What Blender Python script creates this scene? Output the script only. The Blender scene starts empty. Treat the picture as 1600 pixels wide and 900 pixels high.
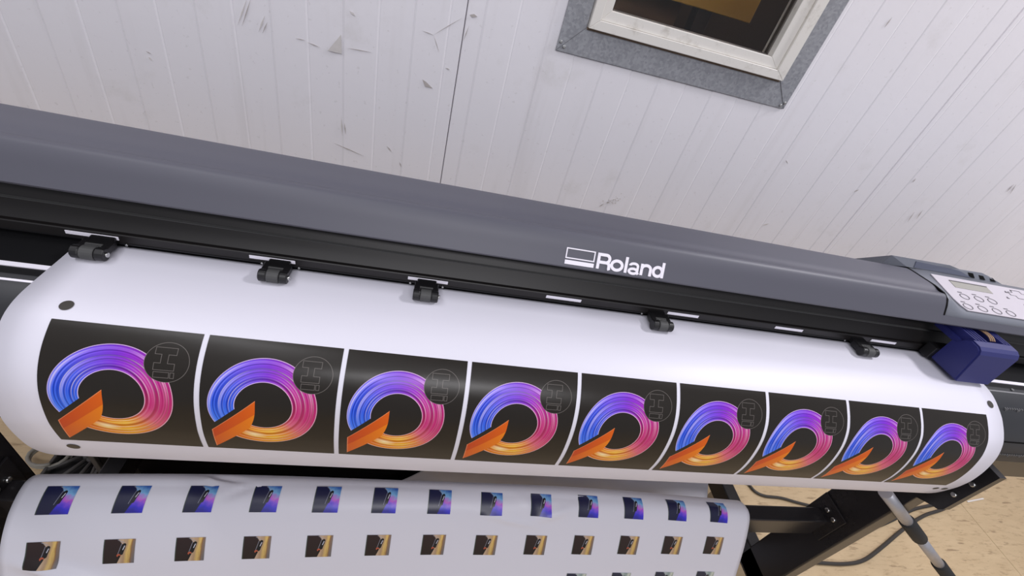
import bpy, bmesh, math, random
from mathutils import Vector, Matrix
random.seed(7)
scene = bpy.context.scene
col = scene.collection
CZ = 1.341                                    # lens height above the floor; y = 0 is the lens, y grows towards the wall

# ------------------------------------------------------------------ camera
cam_data = bpy.data.cameras.new('camera')
cam_data.sensor_width = 36.0
cam_data.lens = 36.0 * 694.65 / 1600.0
cam_data.clip_start = 0.02
camera = bpy.data.objects.new('camera', cam_data)
col.objects.link(camera)
RW = ((0.96837652, 0.13235729, 0.21149107), (-0.07966413, -0.63927296, 0.76484228), (0.23643297, -0.75750355, -0.60851279))
camera.matrix_world = Matrix(((RW[0][0], -RW[0][1], -RW[0][2], 0), (RW[1][0], -RW[1][1], -RW[1][2], 0), (RW[2][0], -RW[2][1], -RW[2][2], CZ), (0, 0, 0, 1)))
scene.camera = camera

# ------------------------------------------------------------------ world, lights, exposure
world = bpy.data.worlds.new('world')
scene.world = world
world.use_nodes = True
world.node_tree.nodes['Background'].inputs['Color'].default_value = (0.90, 0.91, 1.0, 1)
world.node_tree.nodes['Background'].inputs['Strength'].default_value = 0.38


def area(name, loc, target, sx, sy, power, color):
    d = bpy.data.lights.new(name, 'AREA')
    d.shape = 'RECTANGLE'; d.size = sx; d.size_y = sy; d.energy = power; d.color = color
    o = bpy.data.objects.new(name, d); col.objects.link(o)
    o.location = loc
    o.rotation_euler = (Vector(target) - Vector(loc)).to_track_quat('-Z', 'Y').to_euler()
    return o


area('ceiling_or_fill_light', (-1.0, -0.05, 2.75), (-0.7, 0.2, 0.9), 1.5, 0.22, 12, (.97, 0.965, 1.0))
area('ceiling_or_fill_light', (1.95, 0.45, 2.75), (1.4, 0.4, 0.9), 0.45, 0.22, 28, (.98, 0.96, 1.0))
area('ceiling_or_fill_light', (.35, -1.7, 2.75), (.35, -.6, .9), 1.5, .22, 29, (.98, .965, 1.0))  # added fill light behind the camera, brightens wall, hood front and lower sheet
scene.view_settings.view_transform = 'Standard'
scene.view_settings.look = 'None'
scene.view_settings.gamma = 1.0
scene.view_settings.use_curve_mapping = False
scene.view_settings.exposure = 0.10


# ------------------------------------------------------------------ helpers: meshes
def W(x, y, dz):
    return (x, y, dz + CZ)


def px(u, v, axis, val):
    """point on the sight line of a photo pixel where a world coordinate takes a value (heights relative to the lens)"""
    c = ((u - 800) / 694.65, (v - 450) / 694.65, 1.0)
    r = [sum(RW[i][k] * c[k] for k in range(3)) for i in range(3)]
    t = val / r[axis]
    return (r[0] * t, r[1] * t, r[2] * t + CZ)


def link(o, parent=None, mat=None):
    col.objects.link(o)
    if parent is not None:
        o.parent = parent
        if parent.type == 'EMPTY':
            o.matrix_parent_inverse = Matrix.Translation(-Vector(parent.location))
        elif tuple(parent.location) != (0, 0, 0):
            o.matrix_parent_inverse = Matrix.Translation(-Vector(parent.location))
    if mat is not None and not o.data.materials:
        o.data.materials.append(mat)
    return o


def mesh(name, verts, faces, mat=None, parent=None, smooth=False, uv=None):
    m = bpy.data.meshes.new(name)
    m.from_pydata([tuple(v) for v in verts], [], faces)
    if uv is not None:
        l = m.uv_layers.new(name='uv')
        for poly in m.polygons:
            for li in poly.loop_indices:
                l.data[li].uv = uv[m.loops[li].vertex_index]
    if smooth:
        for p in m.polygons: p.use_smooth = True
    m.update()
    return link(bpy.data.objects.new(name, m), parent, mat)


def from_bm(name, bm, mat=None, parent=None, smooth=False):
    m = bpy.data.meshes.new(name)
    bmesh.ops.recalc_face_normals(bm, faces=bm.faces[:])
    bm.to_mesh(m); bm.free()
    if smooth:
        for p in m.polygons: p.use_smooth = True
    return link(bpy.data.objects.new(name, m), parent, mat)


def add_box(bm, x0, x1, y0, y1, z0, z1, bev=0.0, seg=2):
    r = bmesh.ops.create_cube(bm, size=1.0)
    vs = r['verts']
    for v in vs:
        v.co = Vector((x0 + (v.co.x + .5) * (x1 - x0), y0 + (v.co.y + .5) * (y1 - y0), z0 + (v.co.z + .5) * (z1 - z0)))
    if bev > 0:
        es = list({e for v in vs for e in v.link_edges})
        bmesh.ops.bevel(bm, geom=es, offset=bev, segments=seg, affect='EDGES', profile=0.5)


def box(name, x0, x1, y0, y1, z0, z1, mat, parent=None, bev=0.0, seg=2):
    bm = bmesh.new(); add_box(bm, x0, x1, y0, y1, z0, z1, bev, seg)
    return from_bm(name, bm, mat, parent)


def add_tube(bm, pts, r, n=10, caps=True):
    pts = [Vector(p) for p in pts]
    rad = r if isinstance(r, (list, tuple)) else [r] * len(pts)
    rings = []
    up = None
    for i, p in enumerate(pts):
        d = (pts[min(i + 1, len(pts) - 1)] - pts[max(i - 1, 0)]).normalized()
        if up is None:
            up = Vector((0, 0, 1)) if abs(d.z) < .9 else Vector((1, 0, 0))
        a = d.cross(up).normalized(); b = a.cross(d).normalized(); up = b
        rings.append([bm.verts.new(p + rad[i] * (math.cos(2 * math.pi * k / n) * a + math.sin(2 * math.pi * k / n) * b)) for k in range(n)])
    for i in range(len(rings) - 1):
        for k in range(n):
            bm.faces.new((rings[i][k], rings[i][(k + 1) % n], rings[i + 1][(k + 1) % n], rings[i + 1][k]))
    if caps:
        bm.faces.new(rings[0][::-1]); bm.faces.new(rings[-1])


def tube(name, pts, r, mat, parent=None, n=12, caps=True):
    bm = bmesh.new(); add_tube(bm, pts, r, n, caps)
    o = from_bm(name, bm, mat, parent)
    for p in o.data.polygons:
        p.use_smooth = len(p.vertices) == 4
    return o


def smooth_path(P, n=10):
    P = [Vector(p) for p in P]; out = []; m = len(P)
    for i in range(m - 1):
        a, b, c, d = P[max(i - 1, 0)], P[i], P[i + 1], P[min(i + 2, m - 1)]
        for k in range(n):
            t = k / n
            out.append(.5 * ((2 * b) + (c - a) * t + (2 * a - 5 * b + 4 * c - d) * t * t + (3 * b - a - 3 * c + d) * t ** 3))
    out.append(P[-1])
    return out


def extrude_x(name, prof, x0, x1, mat, parent=None, closed=True, smooth=False, nx=1):
    """profile of (y, height relative to the lens) pulled along x"""
    n = len(prof); v = []; f = []
    for i in range(nx + 1):
        x = x0 + (x1 - x0) * i / nx
        v += [W(x, p[0], p[1]) for p in prof]
    for i in range(nx):
        for k in range(n if closed else n - 1):
            a = i * n + k; b = i * n + (k + 1) % n
            f.append((a, b, b + n, a + n))
    if closed:
        f.append(tuple(range(n))[::-1]); f.append(tuple(range(nx * n, nx * n + n)))
    bm = bmesh.new()
    vs = [bm.verts.new(c) for c in v]
    for q in f: bm.faces.new([vs[i] for i in q])
    o = from_bm(name, bm, mat, parent)
    if smooth:
        for p in o.data.polygons: p.use_smooth = len(p.vertices) == 4
        o.data.set_sharp_from_angle(angle=math.radians(38))
    return o


def cyl(name, c, axis, r, l, mat, parent=None, n=16, bev=0.0):
    a = Vector(axis).normalized() * l / 2; c = Vector(c)
    return tube(name, [c - a, c + a] if not bev else [c - a, c - a * .999, c + a * .999, c + a], r if not bev else [r - bev, r, r, r - bev], mat, parent, n)


def tag(o, label, cat=None, group=None, kind=None):
    if label: o['label'] = label
    if cat: o['category'] = cat
    if group: o['group'] = group
    if kind: o['kind'] = kind
    return o


def thing(name, loc, label, cat, group=None):
    o = bpy.data.objects.new(name, None); col.objects.link(o)
    o.empty_display_size = .05; o.location = loc
    return tag(o, label, cat, group)


# ------------------------------------------------------------------ helpers: materials
def srgb(r, g, b):
    f = lambda c: (c / 255 / 12.92) if c / 255 <= .04045 else ((c / 255 + .055) / 1.055) ** 2.4
    return (f(r), f(g), f(b), 1.0)


class E:
    """a value in a shader, with arithmetic that writes Math nodes"""
    nt = None

    def __init__(s, k): s.k = k

    @staticmethod
    def op(o, *a, clamp=False):
        n = E.nt.nodes.new('ShaderNodeMath'); n.operation = o; n.use_clamp = clamp
        for i, x in enumerate(a):
            if isinstance(x, E): E.nt.links.new(x.k, n.inputs[i])
            else: n.inputs[i].default_value = x
        return E(n.outputs[0])

    def __add__(s, o): return E.op('ADD', s, o)
    __radd__ = __add__
    def __sub__(s, o): return E.op('SUBTRACT', s, o)
    def __rsub__(s, o): return E.op('SUBTRACT', o, s)
    def __mul__(s, o): return E.op('MULTIPLY', s, o)
    __rmul__ = __mul__
    def __truediv__(s, o): return E.op('DIVIDE', s, o)
    def __lt__(s, o): return E.op('LESS_THAN', s, o)
    def __gt__(s, o): return E.op('GREATER_THAN', s, o)
    def abs(s): return E.op('ABSOLUTE', s)
    def sin(s): return E.op('SINE', s)
    def sat(s): return E.op('ADD', s, 0.0, clamp=True)
    def max(s, o): return E.op('MAXIMUM', s, o)
    def min(s, o): return E.op('MINIMUM', s, o)


def hyp(a, b): return E.op('SQRT', a * a + b * b)


def step(a, lo, hi):
    n = E.nt.nodes.new('ShaderNodeMapRange'); n.interpolation_type = 'SMOOTHSTEP'
    E.nt.links.new(a.k, n.inputs[0]); n.inputs[1].default_value = lo; n.inputs[2].default_value = hi
    return E(n.outputs[0])


def mixc(fac, a, b, mode='MIX'):
    n = E.nt.nodes.new('ShaderNodeMix'); n.data_type = 'RGBA'; n.blend_type = mode
    for x, i in ((fac, 0), (a, 6), (b, 7)):
        if isinstance(x, E): E.nt.links.new(x.k, n.inputs[i])
        else: n.inputs[i].default_value = x
    return E(n.outputs[2])


def ramp(fac, stops):
    n = E.nt.nodes.new('ShaderNodeValToRGB'); E.nt.links.new(fac.k, n.inputs[0])
    el = n.color_ramp.elements
    while len(el) > 1: el.remove(el[-1])
    el[0].position = stops[0][0]; el[0].color = stops[0][1]
    for p, c in stops[1:]:
        e = el.new(p); e.color = c
    return E(n.outputs[0])


def noise(scale, vec=None, detail=3.0, rough=.5, map_scale=None, src='Object'):
    nt = E.nt
    n = nt.nodes.new('ShaderNodeTexNoise'); n.inputs['Scale'].default_value = scale
    n.inputs['Detail'].default_value = detail; n.inputs['Roughness'].default_value = rough
    if vec is None:
        tc = nt.nodes.new('ShaderNodeTexCoord'); vec = tc.outputs[src]
    if map_scale:
        mp = nt.nodes.new('ShaderNodeMapping'); mp.inputs['Scale'].default_value = map_scale
        nt.links.new(vec, mp.inputs[0]); vec = mp.outputs[0]
    nt.links.new(vec, n.inputs['Vector'])
    return E(n.outputs[0])


def new_mat(name, color=(.5, .5, .5, 1), rough=.5, metal=0.0, spec=.5):
    m = bpy.data.materials.new(name); m.use_nodes = True
    b = m.node_tree.nodes['Principled BSDF']
    b.inputs['Base Color'].default_value = color
    b.inputs['Roughness'].default_value = rough
    b.inputs['Metallic'].default_value = metal
    b.inputs['Specular IOR Level'].default_value = spec
    E.nt = m.node_tree
    return m, b


def setc(b, e): E.nt.links.new(e.k, b.inputs['Base Color'])


def bump(b, e, strength, dist):
    n = E.nt.nodes.new('ShaderNodeBump'); n.inputs['Strength'].default_value = strength; n.inputs['Distance'].default_value = dist
    E.nt.links.new(e.k, n.inputs['Height']); E.nt.links.new(n.outputs[0], b.inputs['Normal'])


def speckled(name, c, rough, metal=0, spec=.5, amt=.08, scale=60, bs=0.0):
    m, b = new_mat(name, c, rough, metal, spec)
    n = noise(scale)
    d = tuple(max(0, x * (1 - amt)) for x in c[:3]) + (1,); l = tuple(min(1, x * (1 + amt)) for x in c[:3]) + (1,)
    setc(b, mixc(n, d, l))
    if bs: bump(b, n, bs, .0005)
    return m


M = {}
M['hood'] = speckled('grey_satin_plastic', srgb(86, 86, 96), .46, spec=.4, amt=.03, scale=900, bs=.06)
M['housing'] = speckled('lighter_grey_plastic', srgb(112, 115, 124), .45, spec=.4, amt=.03, scale=700)
M['housing_dark'] = speckled('blue_grey_plastic', srgb(88, 92, 108), .45, spec=.4, amt=.03, scale=700)
M['membrane'] = speckled('pale_membrane', srgb(186, 180, 188), .5, amt=.02)
M['lcd'] = speckled('grey_lcd', srgb(150, 148, 140), .25, amt=.05, scale=20)
M['ink'] = speckled('dark_print_ink', srgb(70, 66, 74), .5, amt=.05)
M['black'] = speckled('black_plastic', srgb(20, 19, 21), .42, amt=.2, scale=40)
M['gap'] = speckled('matte_black', srgb(10, 9, 10), .8, spec=.1, amt=.2)
M['rail'] = speckled('black_anodised_rail', srgb(25, 22, 22), .45, amt=.15, scale=30)
M['platen'] = speckled('black_platen', srgb(22, 22, 24), .35, amt=.12, scale=40)
M['apron'] = speckled('charcoal_apron', srgb(38, 39, 43), .38, amt=.1, scale=50)
M['skirt'] = speckled('gloss_dark_skirt', srgb(46, 42, 40), .22, amt=.1, scale=30)
M['steel_black'] = speckled('black_powder_coat', srgb(36, 34, 36), .27, amt=.12, scale=120)
M['white'] = speckled('white_sticker', srgb(238, 234, 244), .5, amt=.01)
M['tick'] = speckled('pale_tick_print', srgb(120, 120, 122), .6, amt=.05)
M['carriage'] = speckled('navy_blue_plastic', srgb(38, 41, 102), .4, amt=.05, scale=300)
M['rubber'] = speckled('grey_rubber', srgb(68, 68, 68), .6, amt=.1, scale=200)
M['steel'] = speckled('bright_steel', srgb(200, 200, 198), .28, metal=1, amt=.1)
M['alu'] = speckled('brushed_aluminium', srgb(176, 176, 182), .42, metal=.55, amt=.08, scale=90)
M['foam'] = speckled('black_foam_grip', srgb(32, 33, 35), .75, amt=.2, scale=200, bs=.3)
M['cable'] = speckled('dark_cable', srgb(58, 54, 50), .5, amt=.1)
M['hose'] = speckled('grey_hose', srgb(150, 146, 136), .4, amt=.1)
M['pvc'] = None
M['tie'] = speckled('white_nylon', srgb(235, 230, 225), .4, amt=.03)
M['crate'] = speckled('dark_grey_lattice', srgb(80, 77, 75), .55, amt=.15, scale=60)
M['wire'] = speckled('tan_wire', srgb(150, 120, 95), .5, amt=.1)

# wall paint: off white, faint grime and smears
m, b = new_mat('painted_wall', rough=.5, spec=.35)
n1 = noise(2.2, detail=5, rough=.6); n2 = noise(9, detail=6, rough=.65); n3 = noise(1.0, detail=4, map_scale=(26, 1, 1.6))
base = mixc(n1, srgb(228, 225, 230), srgb(238, 235, 240))
base = mixc(step(n2, .56, .78) * .45, base, srgb(206, 202, 200))
base = mixc(step(n3, .55, .75) * .35, base, srgb(212, 208, 210))
n4 = noise(150, detail=3)
base = mixc(step(n4, .66, .74) * .25, base, srgb(186, 181, 181))
setc(b, base); bump(b, noise(60, detail=4), .12, .002)
M['wall'] = m
M['joint'] = speckled('dark_joint', srgb(110, 106, 108), .8, amt=.1)
M['scuff'] = speckled('grey_scuff', srgb(208, 203, 201), .8, amt=.12, scale=150)
M['scuff_dark'] = speckled('dark_scuff', srgb(180, 173, 170), .8, amt=.15, scale=150)

# galvanised sheet
m, b = new_mat('galvanised_sheet', rough=.5, metal=.35)
v = E.nt.nodes.new('ShaderNodeTexVoronoi'); v.inputs['Scale'].default_value = 240
tc = E.nt.nodes.new('ShaderNodeTexCoord'); E.nt.links.new(tc.outputs['Object'], v.inputs['Vector'])
sep = E.nt.nodes.new('ShaderNodeSeparateColor'); E.nt.links.new(v.outputs['Color'], sep.inputs[0])
setc(b, mixc(E(sep.outputs[0]) * .6 + noise(14) * .4, srgb(136, 137, 143), srgb(172, 173, 178)))
M['galv'] = m
m, b = new_mat('dirty_white_pvc', rough=.4)
setc(b, mixc(step(noise(30, detail=6, rough=.7), .52, .75) * .6, srgb(226, 222, 216), srgb(176, 168, 156)))
M['pvc'] = m
M['grime'] = speckled('brown_grime', srgb(122, 104, 88), .9, amt=.25, scale=120)
M['seal'] = speckled('grey_rubber_seal', srgb(92, 86, 82), .6, amt=.1)
m, b = new_mat('window_glass', (1, 1, 1, 1), .02)
b.inputs['Transmission Weight'].default_value = 1.0; b.inputs['IOR'].default_value = 1.33
M['glass'] = m
m, b = new_mat('dark_brown_room', rough=.7)
setc(b, mixc(noise(6, detail=4), srgb(46, 30, 20), srgb(66, 44, 28)))
M['room'] = m
m, b = new_mat('ochre_board', rough=.6)
setc(b, mixc(noise(5, detail=5), srgb(176, 132, 44), srgb(196, 152, 60)))
M['ochre'] = m
m, b = new_mat('brown_board', rough=.6)
setc(b, mixc(noise(12, detail=5, map_scale=(1, 1, .2)), srgb(96, 66, 38), srgb(118, 84, 50)))
M['brown'] = m

# floor sheets
m, b = new_mat('beige_board_floor', rough=.45)
a1 = noise(7, detail=6, rough=.65, map_scale=(1, 4.5, 1)); a2 = noise(40, detail=5, rough=.7, map_scale=(.5, 2.2, 1)); a3 = noise(16, detail=4, map_scale=(.6, 3, 1))
c = mixc(a1, srgb(192, 166, 128), srgb(220, 196, 158))
c = mixc(step(a2, .50, .70) * .6, c, srgb(160, 132, 98))
c = mixc(step(a3, .62, .70) * .6, c, srgb(128, 100, 72))
setc(b, c); bump(b, a2, .15, .001)
M['floor'] = m

# bare media
def media(name, c, wr):
    m, b = new_mat(name, c, .42, spec=.4)
    n = noise(3.2, detail=4, rough=.5); n5 = noise(14, detail=3)
    bump(b, n * .8 + n5 * .2, wr, .004)
    return m
M['paper'] = media('white_vinyl_media', srgb(219, 217, 228), .10)
M['paper_low'] = media('white_media_creased_dimmed', srgb(214, 213, 223), .22)  # slightly greyer than the upper media: weaker light put into the colour
M['mark'] = speckled('black_mark_ink', srgb(52, 48, 42), .45, amt=.06)


# the printed square: dark field, colour ring with a spear, outlined letters in a disc; uv in metres from the square's corner
def print_material():
    m, b = new_mat('square_print', rough=.30, spec=.28)
    tc = E.nt.nodes.new('ShaderNodeUVMap'); tc.uv_map = 'uv'
    s = E.nt.nodes.new('ShaderNodeSeparateXYZ'); E.nt.links.new(tc.outputs[0], s.inputs[0])
    p, q = E(s.outputs[0]), E(s.outputs[1])
    dark = mixc(noise(30, vec=tc.outputs[0], detail=3), srgb(34, 30, 26), srgb(38, 34, 30))
    dp, dq = p - .0617, q - .073
    d = hyp(dp, dq)
    ang = E.op('ARCTAN2', dq, dp)
    t = E.op('FRACT', ang / (2 * math.pi) + (2 - 135 / 360))
    rho = (d - .0286) / .0259
    hue = ramp(t, [(0, srgb(112, 150, 240)), (.06, srgb(66, 122, 240)), (.14, srgb(24, 84, 226)), (.22, srgb(66, 92, 230)), (.30, srgb(112, 78, 222)), (.38, srgb(122, 48, 204)), (.45, srgb(150, 44, 192)), (.52, srgb(184, 42, 150)), (.60, srgb(190, 38, 118)), (.68, srgb(196, 48, 116)), (.735, srgb(216, 96, 124)), (.78, srgb(226, 132, 62)), (.84, srgb(240, 172, 18)), (.90, srgb(236, 148, 8)), (.96, srgb(226, 118, 6)), (1, srgb(214, 96, 16))])
    warp = rho + t * .35
    st = (warp * 15.0).sin() * .6 + (warp * 33.0 + 1.0).sin() * .45 + (rho * 61.0 + t * 6.0).sin() * .3
    lightpos = (.35 + .35 * (t * 19.0 - 2.2).sin()).max(.12)
    hue = mixc((st * lightpos * .7).sat(), hue, ramp(t, [(0, srgb(190, 215, 255)), (.3, srgb(225, 190, 255)), (.6, srgb(255, 190, 215)), (.74, srgb(255, 225, 235)), (.80, srgb(255, 235, 150)), (1, srgb(255, 225, 110))]))
    hue = mixc((st * -.55).sat(), hue, ramp(t, [(0, srgb(16, 40, 150)), (.35, srgb(50, 16, 130)), (.6, srgb(120, 16, 60)), (.78, srgb(170, 60, 20)), (1, srgb(170, 70, 4))]))
    glow = (1 - hyp((t - .915) * 19.0, (rho - .52) * 4.5)).sat()
    hue = mixc(glow * .85, hue, srgb(252, 238, 176))
    for c0, wd in ((.16, .020), (.47, .026), (.80, .018)):
        hue = mixc(((rho + t * .12 - c0).abs() < wd) * .5, hue, ramp(t, [(0, srgb(10, 30, 130)), (.35, srgb(40, 12, 110)), (.6, srgb(110, 10, 60)), (.78, srgb(160, 50, 20)), (1, srgb(150, 50, 4))]))
    for c0, wd in ((.24, .018), (.60, .022), (.92, .02)):
        hue = mixc(((rho + t * .12 - c0).abs() < wd) * (lightpos * .55).sat(), hue, srgb(252, 236, 240))
    rim = ((rho - .99).abs() < .022).max((rho - .012).abs() < .022)
    hue = mixc(rim * .55, hue, srgb(240, 210, 225))
    pq = p + q
    cut = (pq > .111) * (pq < .119) * (p < .0545)
    inside = (d > .0286) * (d < .0545) * (1 - cut)
    lowleft = (p < .0094) * (pq > .111)
    tail = (p < .0535) * (pq > .119) * (pq < .1512)
    inside = inside * (1 - lowleft)
    ddisc = hyp(p - .108, q - .0325)
    inside = inside * (ddisc > .0203)
    c = mixc(inside, dark, hue)
    right = .0532 - (q - .078).max(0) * (q - .078).max(0) * 9.0
    spear = tail * (p > .0094) * (p < right)
    k = (p / .053).sat()
    up = mixc(k, srgb(188, 58, 28), srgb(216, 96, 20)); dn = mixc(k, srgb(204, 76, 26), srgb(230, 128, 24))
    fold = pq < (.1325 + k * .004)
    sc = mixc(fold, dn, up)
    edge = ((pq - .1195).abs() < .0004).max((p - .0099).abs() < .0004)
    sc = mixc(edge * .5, sc, srgb(240, 170, 120))
    c = mixc(spear, c, sc)
    ring = (ddisc - .0203).abs() < .00028
    def outline(x0, x1, y0, y1):
        ax = (p - (x0 + x1) / 2).abs() - (x1 - x0) / 2; ay = (q - (y0 + y1) / 2).abs() - (y1 - y0) / 2
        return ax.max(ay)
    H = outline(.096, .1156, .0176, .0246).min(outline(.1022, .1086, .022, .036)).min(outline(.0965, .1152, .0335, .0405))
    I = outline(.0972, .1112, .0425, .0482).min(outline(.1124, .1158, .0425, .0482))
    lines = ring.max(H.abs() < .00026).max(I.abs() < .00026)
    c = mixc(lines * .8, c, srgb(112, 106, 102))
    setc(b, c)
    n = noise(60, vec=tc.outputs[0], detail=2)
    bump(b, n, .04, .002)
    return m
M['square'] = print_material()


def photo_material(name, dark, dark2, stops, shape, accent):
    m, b = new_mat(name, rough=.35)
    tc = E.nt.nodes.new('ShaderNodeUVMap'); tc.uv_map = 'uv'
    s = E.nt.nodes.new('ShaderNodeSeparateXYZ'); E.nt.links.new(tc.outputs[0], s.inputs[0])
    x, y = E(s.outputs[0]), E(s.outputs[1])
    wob = noise(5, vec=tc.outputs[0], detail=4)
    if shape == 'cool':
        bg = ramp((y + (wob - .5) * .35 - (x - .8) * .35).sat(), stops)
    else:
        streak = noise(9, vec=tc.outputs[0], detail=3, map_scale=(1, .15, 1))
        bg = ramp((x * 1.0 + (streak - .5) * .25 + (y - .5) * .1).sat(), stops)
        bg = mixc((y * .55 * (x - .3).sat()).sat(), bg, srgb(70, 60, 58))
    bound = (.46 + y * .72).min(.86 - y * .42)
    left = step(bound - x, -.01, .03)
    body = mixc(y, dark, dark2)
    c = mixc(left, bg, body)
    def seg(ax, ay, bx, by, w):
        dx, dy = bx - ax, by - ay; L = dx * dx + dy * dy
        t = (((x - ax) * dx + (y - ay) * dy) / L).sat()
        return hyp(x - ax - t * dx, y - ay - t * dy) < w
    pod = seg(.66, .22, .58, .58, .06)
    c = mixc(pod, c, srgb(14, 14, 18))
    lines = seg(.44, .03, .66, .14, .012).max(seg(.58, .14, .46, .66, .009))
    c = mixc(lines * .75, c, srgb(150, 152, 165))
    c = mixc(seg(.67, .27, .62, .42, .014), c, srgb(200, 200, 212))
    if accent:
        c = mixc(hyp(x - .5, y - .66) < .065, c, srgb(176, 84, 56))
        c = mixc(seg(.52, .7, .42, .98, .04), c, srgb(18, 10, 10))
    c = mixc(x < .03, c, srgb(60, 72, 62))
    setc(b, c)
    return m
M['photo_blue'] = photo_material('blue_photo_print', srgb(24, 28, 66), srgb(16, 16, 52), [(0, srgb(52, 92, 168)), (.25, srgb(122, 176, 220)), (.48, srgb(188, 92, 196)), (.62, srgb(120, 70, 214)), (.8, srgb(52, 44, 200)), (1, srgb(40, 36, 150))], 'cool', False)
M['photo_brown'] = photo_material('brown_photo_print', srgb(44, 26, 24), srgb(26, 14, 14), [(0, srgb(120, 96, 84)), (.55, srgb(196, 168, 140)), (.68, srgb(178, 146, 112)), (.8, srgb(226, 190, 110)), (.88, srgb(150, 108, 60)), (1, srgb(120, 116, 118))], 'warm', True)
M['photo_pale'] = photo_material('pale_photo_print', srgb(26, 36, 64), srgb(20, 24, 40), [(0, srgb(90, 110, 120)), (.5, srgb(170, 182, 178)), (.7, srgb(120, 140, 140)), (.85, srgb(206, 210, 196)), (1, srgb(150, 160, 150))], 'warm', False)

# ================================================================== THE SETTING
# ---- floor of board sheets
fl = box('floor', -3.0, 4.5, -2.0, .95, -.05, -.014, M['joint'])
tag(fl, 'beige board floor under the printer stand', kind='structure')
edges = [-3.0, -1.38, -.16, 1.06, 2.28, 3.5, 4.5]
for i in range(len(edges) - 1):
    o = box('floor_board', edges[i] + .0012, edges[i + 1] - .0012, -2.0, .95, -.016, 0, M['floor'], fl, bev=.001, seg=1)

# ---- back wall: ribbed white panels with joints, opening for the window
WY = .882
wall = box('wall_back', -3.0, .20, .93, .98, 0, 2.8, M['joint'])
tag(wall, 'white ribbed metal panel wall behind the printer', kind='structure')
for a in ((.66, 4.5, 0, 2.8), (.20, .66, 0, 1.235), (.20, .66, 1.70, 2.8)):
    box('wall_core', a[0], a[1], .93, .98, a[2], a[3], M['joint'], wall)
joints = [-2.965, -1.969, -.973, .0229, 1.0188, 2.0147, 3.0106, 4.0]
hx0, hx1, hz0, hz1 = .236, .630, 1.244, 1.695


def wall_panel(xa, xb):
    xa += .0005; xb -= .0005
    bp = []
    k0 = math.ceil((xa + .0034) / .0575 - .2); x = -.0034 + .0575 * k0
    lv = lambda k: 0.0 if k % 2 == 0 else -.0007
    pts = [(xa, .0022), (xa + .0015, lv(k0 - 1))]
    k = k0
    while x < xb - .006:
        if x > xa + .006:
            pts += [(x - .0022, lv(k - 1)), (x - .0008, lv(k - 1) + .0005), (x + .0008, lv(k) + .0005), (x + .0022, lv(k))]
        k += 1; x += .0575
    pts += [(xb - .0015, lv(k - 1)), (xb, .0022)]
    has = xa < hx0 < xb
    if has:
        def depth(xx):
            for (a, da), (c, dc) in zip(pts, pts[1:]):
                if a <= xx <= c: return da + (dc - da) * (xx - a) / (c - a)
        pts = sorted(pts + [(hx0, depth(hx0)), (hx1, depth(hx1))])
    zs = [0, hz0, hz1, 2.8]
    v = []; f = []
    for z in zs:
        v += [(x, WY + d, z) for x, d in pts]
    n = len(pts)
    for r in range(3):
        for i in range(n - 1):
            if has and r == 1 and pts[i][0] >= hx0 - 1e-6 and pts[i + 1][0] <= hx1 + 1e-6: continue
            a = r * n + i
            f.append((a, a + 1, a + 1 + n, a + n))
    o = mesh('wall_panel', v, f, M['wall'], wall)
    sm = o.modifiers.new('thickness', 'SOLIDIFY'); sm.thickness = .03; sm.offset = -1
    return o


panels = [wall_panel(joints[i], joints[i + 1]) for i in range(len(joints) - 1)]
pan_of = lambda x: next(p for i, p in enumerate(panels) if joints[i] <= x <= joints[i + 1])


def scuff(pts, mat, dy=-.0018):
    P = [px(u, v, 1, WY + dy) for u, v in pts]
    n = len(P)
    v = P + [(x, y - .0003, z) for x, y, z in P]
    f = [tuple(range(n)), tuple(range(n, 2 * n))[::-1]] + [(i, (i + 1) % n, n + (i + 1) % n, n + i) for i in range(n)]
    mesh('scuff_mark', v, f, M[mat], pan_of(P[0][0]))


def scratch(a, b, w, mat='scuff'):
    dx, dy = b[0] - a[0], b[1] - a[1]; L = math.hypot(dx, dy); w *= .7; nx, ny = -dy / L * w / 2, dx / L * w / 2
    scuff([a, (a[0] + dx * .5 + nx, a[1] + dy * .5 + ny), b, (a[0] + dx * .5 - nx, a[1] + dy * .5 - ny)], mat)


for a in [((512, 79), (533, 54), (534, 84), (524, 82))]: scuff(a, 'scuff')
for a in [((660, 124), (666, 128), (676, 138), (664, 135)), ((734, 23), (741, 22), (746, 26), (738, 27)), ((546, 17), (552, 20), (555, 25), (549, 22))]: scuff(a, 'scuff_dark' if a[0][0] > 600 else 'scuff')
for a, b_, w in [((386, -2), (371, 40), 3), ((392, -2), (378, 41), 2.5), ((414, 24), (404, 50), 4), ((418, 34), (410, 52), 2.5), ((228, 80), (236, 84), 2), ((232, 89), (237, 94), 3.5),
                 ((462, 60), (477, 63), 1.6), ((480, 66), (500, 74), 1.8), ((543, 75), (581, 82), 1.8), ((533, 183), (535, 212), 3), ((538, 192), (540, 210), 2.5), ((521, 223), (569, 244), 2),
                 ((604, 228), (612, 237), 2.5), ((678, 54), (722, 28), 1.5), ((660, 48), (678, 55), 1.5), ((678, 56), (686, 82), 1.4), ((624, 253), (627, 261), 2.5), ((733, 40), (724, 64), 2),
                 ((1426, 285), (1431, 279), 2), ((1335, 300), (1342, 296), 2), ((1573, 300), (1584, 288), 1.6), ((1578, 303), (1588, 288), 1.4), ((1432, 342), (1442, 328), 1.5), ((1382, 43), (1394, 27), 2), ((1228, 250), (1231, 256), 2),
                 ((1192, 352), (1202, 349), 3), ((936, 323), (944, 318), 2), ((696, 106), (703, 109), 2), ((1418, 347), (1429, 331), 1.2)]:
    scratch(a, b_, w, 'scuff_dark' if w < 3 else 'scuff')
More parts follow.
